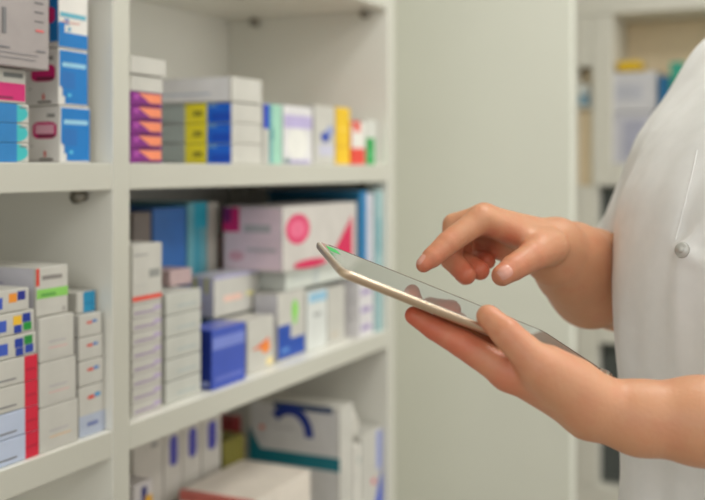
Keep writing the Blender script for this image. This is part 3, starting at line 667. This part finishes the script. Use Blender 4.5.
SK = bpy.data.materials.new('skin'); SK.use_nodes = True; nt = SK.node_tree; b = nt.nodes['Principled BSDF']
an = nt.nodes.new('ShaderNodeAttribute'); an.attribute_name = 'blush_shade'
tx = nt.nodes.new('ShaderNodeTexCoord'); n1 = nt.nodes.new('ShaderNodeTexNoise'); n1.inputs['Scale'].default_value = 45; n1.inputs['Detail'].default_value = 4
n2 = nt.nodes.new('ShaderNodeTexNoise'); n2.inputs['Scale'].default_value = 260; n2.inputs['Detail'].default_value = 3
nt.links.new(tx.outputs['Object'], n1.inputs['Vector']); nt.links.new(tx.outputs['Object'], n2.inputs['Vector'])
mr = nt.nodes.new('ShaderNodeMapRange'); mr.inputs['From Min'].default_value = 0.3; mr.inputs['From Max'].default_value = 0.7; mr.inputs['To Min'].default_value = -0.12; mr.inputs['To Max'].default_value = 0.14
nt.links.new(n1.outputs['Fac'], mr.inputs['Value'])
ad = nt.nodes.new('ShaderNodeMath'); ad.operation = 'ADD'; nt.links.new(an.outputs['Fac'], ad.inputs[0]); nt.links.new(mr.outputs['Result'], ad.inputs[1]); ad.use_clamp = True
rp = nt.nodes.new('ShaderNodeValToRGB'); rp.color_ramp.elements[0].color = lin((210, 153, 117)) + (1,); rp.color_ramp.elements[1].color = lin((198, 88, 62)) + (1,)
nt.links.new(ad.outputs[0], rp.inputs['Fac']); nt.links.new(rp.outputs['Color'], b.inputs['Base Color'])
b.inputs['Roughness'].default_value = 0.48; b.inputs['Subsurface Weight'].default_value = 0.3; b.inputs['Subsurface Radius'].default_value = (0.9, 0.35, 0.2); b.inputs['Subsurface Scale'].default_value = 0.009
bp = nt.nodes.new('ShaderNodeBump'); bp.inputs['Strength'].default_value = 0.4; bp.inputs['Distance'].default_value = 0.001; nt.links.new(n2.outputs['Fac'], bp.inputs['Height']); nt.links.new(bp.outputs['Normal'], b.inputs['Normal'])
body = link('body', me, SK, person, True)
body['label'] = 'bare arms and hands'
# nails
NAIL = mat((216, 156, 138), 0.25, 'nail', noise=0.02)
bvh = BVHTree.FromPolygons([Vector(v) for v in vs], [tuple(f) for f in fs])
def nail(tip, prev, facing, w, l, back=0.0):
    ax = np.array(tip) - np.array(prev); ax /= np.linalg.norm(ax)
    n = np.array(facing, float); n -= (n @ ax) * ax; n /= np.linalg.norm(n); s = np.cross(ax, n)
    bm = bmesh.new(); NX, NY = 9, 9; gv = {}
    for i in range(NX):
        for j in range(NY):
            a = (i / (NX - 1) - .5) * 2; c = (j / (NY - 1) - .5) * 2
            # superellipse outline
            q = math.sqrt(max(0.02, 1 - 0.8 * abs(c) ** (2.4 if c > 0 else 4))); 
            p0 = np.array(tip) + ax * (c * l / 2 + back) + s * (a * w / 2 * q) + n * 0.03
            hit = bvh.ray_cast(Vector(p0), Vector(-n), 0.06)
            if hit[0] is None: continue
            rim = max(abs(a), abs(c)); 
            gv[i, j] = bm.verts.new(np.array(hit[0]) + n * (0.0005 if rim < 0.95 else -0.0003) - np.array(person.location))
    for i in range(NX - 1):
        for j in range(NY - 1):
            k = [(i, j), (i + 1, j), (i + 1, j + 1), (i, j + 1)]
            if all(x in gv for x in k): bm.faces.new([gv[x] for x in k])
    bmesh.ops.recalc_face_normals(bm, faces=bm.faces)
    me = bpy.data.meshes.new('fingernail'); bm.to_mesh(me); bm.free()
    link('fingernail', me, NAIL, person, True)
nail(tt, ti, (-0.3, -1.0, 0.1), 0.0140, 0.0155, 0.0015)
nail(ix[3], ix[2], (-0.55, -0.35, 0.8), 0.010, 0.012, 0.0)
nail(mid[3], mid[2], (-0.3, -0.2, -1.0), 0.010, 0.011, 0.0)
nail(ttt, tip_i, (0.35, 0.75, 0.7), 0.012, 0.013, 0.0)
# eyes, hair
EYE = mat((235, 232, 226), 0.15, 'eye_white'); HAIR = mat((46, 34, 28), 0.5, 'dark_hair', noise=0.3, scale=120)
for s_ in (-1, 1):
    bm = bmesh.new(); bmesh.ops.create_uvsphere(bm, u_segments=16, v_segments=10, radius=0.0115)
    me = bpy.data.meshes.new('eye'); bm.to_mesh(me); bm.free(); o = link('eye', me, EYE, person, True); o.location = head + RH @ np.array([0.076, s_ * 0.032, 0.012]) - np.array(person.location)
    bm = bmesh.new(); bmesh.ops.create_uvsphere(bm, u_segments=14, v_segments=8, radius=0.0068)
    me = bpy.data.meshes.new('iris'); bm.to_mesh(me); bm.free(); q_ = link('iris', me, mat((52, 36, 28), 0.1, 'iris_brown'), o, True); q_.location = RH @ np.array([0.0062, 0, 0])
g = Grid(head - 0.2, head + 0.2, 0.006); Hh = g.new()
g.ell(Hh, head + RH @ np.array([-0.012, 0, 0.012]), (0.106, 0.088, 0.122), 0.01, RH); g.ell(Hh, head + RH @ np.array([0.09, 0, -0.05]), (0.085, 0.075, 0.10), 0.01, RH, True)
g.ell(Hh, head + RH @ np.array([-0.115, 0, 0.01]), (0.04, 0.045, 0.045), 0.015, RH)
hv_, hf_ = g.mesh(Hh); link('hair', to_mesh('hair', hv_ - np.array(person.location), hf_), HAIR, person, True)

# white coat
g = Grid((0.10, 0.55, 0.50), (0.95, 1.45, H + 0.20), 0.0048)
sl, p = g.sub(g.lo, g.lo + g.h * (g.n - 1))
z = p[..., 2]
zk = np.linspace(0.4, 1.44, 53)
def prof(vals):
    y = np.interp(zk, [0.45, 0.85, 0.95, 1.10, 1.20, 1.29, 1.36], vals); y = np.pad(y, 3, mode='edge')
    return np.interp(z, zk, np.convolve(y, np.ones(7) / 7, 'valid'))
ccx = prof([0.475, 0.470, 0.463, 0.451, 0.457, 0.505, 0.545]); ccy = np.ones_like(z)
af = prof([0.205, 0.185, 0.18, 0.18, 0.165, 0.12, 0.07]); bw = prof([0.24, 0.205, 0.20, 0.20, 0.205, 0.20, 0.10])
f_ = (p[..., 0] - ccx) * Fd[0] + (p[..., 1] - ccy) * Fd[1]; l_ = (p[..., 0] - ccx) * Ld[0] + (p[..., 1] - ccy) * Ld[1]
Ct = (np.sqrt((f_ / af) ** 2 + (l_ / bw) ** 2) - 1) * np.minimum(af, bw)
Ct = np.maximum(Ct, z - (H + 0.165))
ang = np.arctan2(l_ / bw, f_ / af)
def sstep(x): x = np.clip(x, 0, 1); return x * x * (3 - 2 * x)
fold = 0.005 * np.sin(ang * 7 + 1.5 * np.sin(z * 5)) * sstep((1.22 - z) / 0.4) + 0.0015 * np.sin(ang * 19 + z * 9) * sstep((1.24 - z) / 0.4)
seam = -0.0045 / (1 + np.exp(-np.clip((l_ - 0.001) / 0.0018, -40, 40))) * sstep((z - 1.118) / 0.02) * sstep((1.26 - z) / 0.05) * (f_ > 0)
def ridge(a, b, h_, w_):
    a, b = np.array(a), np.array(b); ab = b - a; t = np.clip(((p - a) @ ab) / (ab @ ab), 0, 1)
    return h_ * (1 - 0.6 * t) * np.exp(-(((p - a - t[..., None] * ab) ** 2).sum(-1)) / w_ ** 2)
seam = seam + ridge((0.3005, 0.9120, 1.1260), (0.318, 0.893, 1.164), 0.008, 0.007) + ridge((0.3005, 0.9120, 1.1240), (0.312, 0.886, 1.112), 0.006, 0.007) + ridge((0.300, 0.915, 1.122), (0.296, 0.918, 1.03), 0.003, 0.009)
Ct = Ct - seam - fold
# sleeves
hemR = shR + (elR - shR) * 0.86
g.cone(Ct, shR + np.array([0.0, 0, -0.01]), shR + (elR - shR) * 0.97, 0.081, 0.086, 0.09)
g.cone(Ct, shL, shL + (el - shL) * 0.7, 0.074, 0.070, 0.05)
g.cone(Ct, shR, shL, 0.066, 0.066, 0.05)
Ct = Ct + 0.0022 * noise3(p, 38, 3) + 0.0012 * noise3(p, 90, 5)
cuts = []
dR = (elR - shR) / np.linalg.norm(elR - shR); dR2 = dR + np.array([-0.55, -0.1, 0.0]); dR2 /= np.linalg.norm(dR2)
near_arm = np.linalg.norm(np.cross(p - shR, dR), axis=-1) < 0.115
cR = np.where(near_arm & (((p - shC) @ np.array([Fd[0], Fd[1], 0])) > -0.3), (p - hemR) @ dR, -1.0)
cR = np.where(f_ ** 2 / (af - .0) ** 2 + l_ ** 2 / bw ** 2 < 1.05, -1.0, cR)
dL = (el - shL) / np.linalg.norm(el - shL)
nl = np.linalg.norm(np.cross(p - shL, dL), axis=-1) < 0.095
cL = np.where(nl, (p - (shL + (el - shL) * 0.6)) @ dL, -1.0); cL = np.where(f_ ** 2 / af ** 2 + l_ ** 2 / bw ** 2 < 1.05, -1.0, cL)
neckd = 0.085 - np.linalg.norm((p - neck0)[..., :2], axis=-1); cN = np.where(z > H + 0.02, neckd, -1.0)
vN = 0.0
F = Ct.copy()
for c in (cR, cL, cN): F = np.maximum(F, c)
F = np.maximum(F, 0.56 - z)
F[0], F[-1] = 1, 1; F[:, 0], F[:, -1] = 1, 1; F[:, :, 0], F[:, :, -1] = 1, 1
cv, cf = g.mesh(F); cv = relax(cv, cf, 3)
# open the neck and the hem
ctr = cv[cf].mean(1)
dn = np.linalg.norm((ctr - neck0)[:, :2], axis=1)
keep = ~((dn < 0.081) & (ctr[:, 2] > H + 0.03)) & ~(ctr[:, 2] < 0.5635)
cf = cf[keep]
COAT = mat((240, 238, 236), 0.75, 'white_cotton', noise=0.02, scale=60, bump=0.06)
coat_bvh = BVHTree.FromPolygons([Vector(v) for v in cv], [tuple(f) for f in cf])
coat = link('coat', to_mesh('coat', cv - np.array(person.location), cf), COAT, person, True); coat['label'] = 'white short sleeved coat'
def on_coat(px, py):
    d = P(px, py, 1.0) - np.array([0, 0, H]); hit = coat_bvh.ray_cast(Vector((0, 0, H)), Vector(d).normalized(), 3)
    return (np.array(hit[0]), np.array(hit[1])) if hit[0] is not None else (P(px, py, .95), np.array([-.7, -.7, 0]))
bp_, bn_ = on_coat(682, 250)
if bn_ @ bp_ > 0: bn_ = -bn_
for k in range(1):
    if k == 0: q, n = bp_, bn_
    else:
        h = coat_bvh.find_nearest(Vector(bp_ + np.array([0, 0, -0.10 * k])))
        q, n = np.array(h[0]), bn_
    rt = Vector(n).to_track_quat('Z', 'Y').to_matrix().to_4x4()
    bm = bmesh.new(); bmesh.ops.create_cone(bm, segments=20, radius1=0.0075, radius2=0.0062, depth=0.003, cap_ends=True)
    r_ = bmesh.ops.create_cone(bm, segments=14, radius1=0.0035, radius2=0.003, depth=0.0022, cap_ends=True); bmesh.ops.translate(bm, verts=r_['verts'], vec=(0, 0, 0.0018))
    me = bpy.data.meshes.new('button'); bm.to_mesh(me); bm.free()
    o = link('button', me, mat((200, 198, 192), 0.3, 'snap_metal', metal=0.2), person, True)
    o.matrix_local = Matrix.Translation(Vector(q + n * 0.001) - person.location) @ rt
pts_ = []
for px_, py_ in ((697, 150), (694, 165), (690, 182), (685, 202), (680, 222), (675, 240)):
    q, n = on_coat(px_, py_); n = n if n @ (q - np.array([0, 0, H])) < 0 else -n; pts_.append(q - n * 0.0002)
bm = bmesh.new(); rings = []
for i, w in enumerate(pts_):
    tg = Vector(pts_[min(i + 1, len(pts_) - 1)] - pts_[max(i - 1, 0)]).normalized(); a_ = tg.orthogonal().normalized(); b_ = tg.cross(a_)
    rings.append([bm.verts.new(Vector(w - np.array(person.location)) + 0.0011 * (a_ * math.cos(q * math.pi / 4) + b_ * math.sin(q * math.pi / 4))) for q in range(8)])
for a_, b_ in zip(rings[:-1], rings[1:]):
    for q in range(8): bm.faces.new((a_[q], a_[(q + 1) % 8], b_[(q + 1) % 8], b_[q]))
me = bpy.data.meshes.new('placket_edge'); bm.to_mesh(me); bm.free(); link('placket_edge', me, COAT, person, True)
# trousers and shoes
g = Grid((0.2, 0.7, 0.0), (0.75, 1.35, 1.0), 0.008); Tr = g.new(); Sh = g.new()
g.cone(Tr, pel + np.array([0, 0, -.05]), pel, 0.15, 0.15, 0.03, (flatdir(0), 1.3))
for s_ in (-1, 1):
    hip = pel + RH @ np.array([0, s_ * 0.09, -0.05]); knee = pel + RH @ np.array([0.02, s_ * 0.095, -0.45]); ank = pel + RH @ np.array([-0.01, s_ * 0.10, -0.82])
    g.chain(Tr, [hip, knee, ank], [0.098, 0.072, 0.062], 0.03)
    g.cone(Sh, np.array([ank[0], ank[1], 0.05]), np.array([ank[0], ank[1], 0.042]) + RH @ np.array([0.17, 0, 0]), 0.048, 0.04, 0.02)
Tr = np.maximum(Tr, 0.055 - g.sub(g.lo, g.lo + g.h * (g.n - 1))[1][..., 2])
zz = g.sub(g.lo, g.lo + g.h * (g.n - 1))[1][..., 2]
Sh = np.maximum(Sh, 0.009 - zz)
a, b_ = g.mesh(Tr); link('trousers', to_mesh('trousers', a - np.array(person.location), b_), mat((60, 62, 72), 0.8, 'trouser_cloth', noise=.08), person, True)
a, b_ = g.mesh(Sh); a[:, 2] -= a[:, 2].min(); link('shoes', to_mesh('shoes', a - np.array(person.location), b_), mat((225, 224, 220), 0.5, 'shoe_white'), person, True)

# ------------------------------------------------------------------ far cabinet on the end wall
UF = 2.40
cab = empty('wall_cabinet', SH(UF, 0, -H), AL)
tag(cab, 'tall white cabinet with open niches on the far wall behind the person', 'cabinet')
def cp(name, pxl, pxr, yt, yb, du0, du1, m, bev=0.002):
    v1, v0_ = V(pxl, UF), V(pxr, UF); vm = V(640, UF)
    z1, z0 = zat(yt, UF, vm), zat(yb, UF, vm)
    o = box_obj(name, du0, du1, v0_, v1, z0 + H, z1 + H, m, cab, bev); return o
ZF = zat(496, UF, 0)
CB = mat((226, 222, 210), 0.5, 'cabinet_paint', noise=0.015); NB = mat((232, 212, 178), 0.6, 'niche_board', noise=0.03)
DG = mat((84, 88, 86), 0.12, 'dark_grey_gloss', noise=0.02)
yF = HY + (H - 0.002) / (zat(0, UF, V(640, UF)) / HY) ; 
cp('header_panel', 560, 830, -160, 12, 0, 0.36, CB)
cp('side_panel', 592, 612.5, 12.6, 186, 0, 0.36, CB)
cp('side_panel', 577.5, 597.5, 186.5, 492, 0.0, 0.36, CB)
cp('niche_board', 577.5, 591.5, 64.5, 103.5, 0.056, 0.066, NB)
cp('side_panel', 568, 577, 12.6, 492, 0, 0.36, CB)
cp('filler_panel', 577.5, 591.5, 12.6, 64, 0, 0.02, CB)
cp('filler_panel', 577.5, 591.5, 108, 186, 0.02, 0.04, NB)
cp('niche_board', 577.5, 591.5, 104, 107, 0.0, 0.055, CB)
cp('side_panel', 815, 830, 12.6, 492, 0, 0.36, CB)
cp('back_panel', 568, 830, 12.6, 492, 0.361, 0.375, CB)
cp('niche_lining', 613, 814.5, 12.6, 163.5, 0.225, 0.235, NB)
cp('shelf_board', 613, 814.5, 164, 186, 0.002, 0.36, CB)
cp('shelf_board', 598, 814.5, 326, 346, 0.002, 0.36, CB)
cp('plinth', 560, 830, 492.5, yF, 0, 0.36, CB)
cp('dark_pane', 598, 814.5, 187, 325, 0.05, 0.06, DG)  # opaque dark grey glossy panel filling the opening
cp('dark_pane', 598, 814.5, 347, 491, 0.05, 0.06, DG)
def far_box(label, pxl, pxr, yt, ybz, du, dd, body, prints=(), **k):
    u = UF + du; v1, v0_ = V(pxl, u), V(pxr, u); vm = V(640, UF)
    zb_ = zat(164, UF, vm) if ybz is None else ybz
    return carton(label, u, v0_, zb_, dd, v1 - v0_, zat(yt, u, (v0_ + v1) / 2) - zb_, body=body, prints=prints, **k)
zc0 = zat(164, UF, V(640, UF))
b1 = far_box('lavender grey carton, lower of two in the far cabinet niche', 611, 652, 113, zc0 + 0.001, 0.01, 0.2, (204, 202, 210), [('L', 0.3, 0.1, 0.98, 0.85, (178, 178, 196))], name='storage_box', cat='box')
ztop = zat(113, UF + 0.01, V(630, UF + 0.01)) + 0.002
b2 = far_box('pale white carton, upper of two in the far cabinet niche', 611, 656, 72, ztop + 0.001, 0.01, 0.2, (214, 212, 216), [('L', 0.1, 0.3, 0.7, 0.7, (196, 196, 206))], name='storage_box', cat='box')
zt2 = zat(72, UF + 0.01, V(633, UF + 0.01)) + 0.003
far_box('yellow packet lying on the cartons in the far cabinet', 617, 640, 61, zt2 + 0.002, 0.03, 0.1, (232, 190, 20), name='packet', cat='packet', bev=0.008)
far_box('deep blue box beside the cartons in the far cabinet', 659, 668, 76, zc0 + 0.001, 0.012, 0.15, (30, 110, 160), name='storage_box', cat='box')
far_box('teal green box behind the coat shoulder in the far cabinet', 670, 684, 62, zc0 + 0.001, 0.012, 0.15, (50, 160, 136), name='storage_box', cat='box')
# jar in the narrow niche
uj = UF + 0.03; vj = V(584, uj); zj0 = zat(104, UF, V(640, UF)) + 0.001
jar = empty('jar', SH(uj, vj, zj0), AL); tag(jar, 'small white jar with a blue base in the narrow niche beside the wall pier', 'jar')
def lathe(name, prof, m, parent, seg=24):
    bm = bmesh.new(); L = []
    for r, z in prof: L.append([bm.verts.new((r * math.cos(2 * math.pi * i / seg), r * math.sin(2 * math.pi * i / seg), z)) for i in range(seg)])
    for a, b in zip(L[:-1], L[1:]):
        for i in range(seg): bm.faces.new((a[i], a[(i + 1) % seg], b[(i + 1) % seg], b[i]))
    bm.faces.new(L[0][::-1]); bm.faces.new(L[-1])
    me = bpy.data.meshes.new(name); bm.to_mesh(me); bm.free(); return link(name, me, m, parent, True)
lathe('jar_body', [(0.017, 0), (0.019, 0.004), (0.019, 0.028), (0.017, 0.034)], mat((140, 176, 196), 0.3), jar)
lathe('lid', [(0.0185, 0.0345), (0.0195, 0.037), (0.0195, 0.062), (0.017, 0.068)], mat((220, 224, 222), 0.35), jar)
# rounded white bag on the lower right boxes
bm = bmesh.new(); bmesh.ops.create_icosphere(bm, subdivisions=4, radius=1.0)
for v in bm.verts:
    n_ = v.co.copy(); s = 1 + 0.06 * math.sin(n_.x * 5 + n_.y * 3) + 0.04 * math.sin(n_.z * 7 + n_.x * 4)
    v.co = Vector((math.copysign(abs(n_.x) ** .7, n_.x) * .013 * s, math.copysign(abs(n_.y) ** .7, n_.y) * .040 * s, max(-.9, n_.z) * .034 * s))
mz = min(v.co.z for v in bm.verts); bmesh.ops.translate(bm, verts=bm.verts, vec=(0, 0, -mz))
me = bpy.data.meshes.new('pouch'); bm.to_mesh(me); bm.free()
o = link('pouch', me, mat((226, 222, 212), 0.5, noise=.03), None, True)
zb_ = zat(446, uA + .057, 0.008) + 0.001
o.location = SH(uA + 0.071, 0.05, zb_); o.rotation_euler = (0, 0, AL)
tag(o, 'crumpled white pouch lying on a white box right of the blue arc carton', 'pouch')
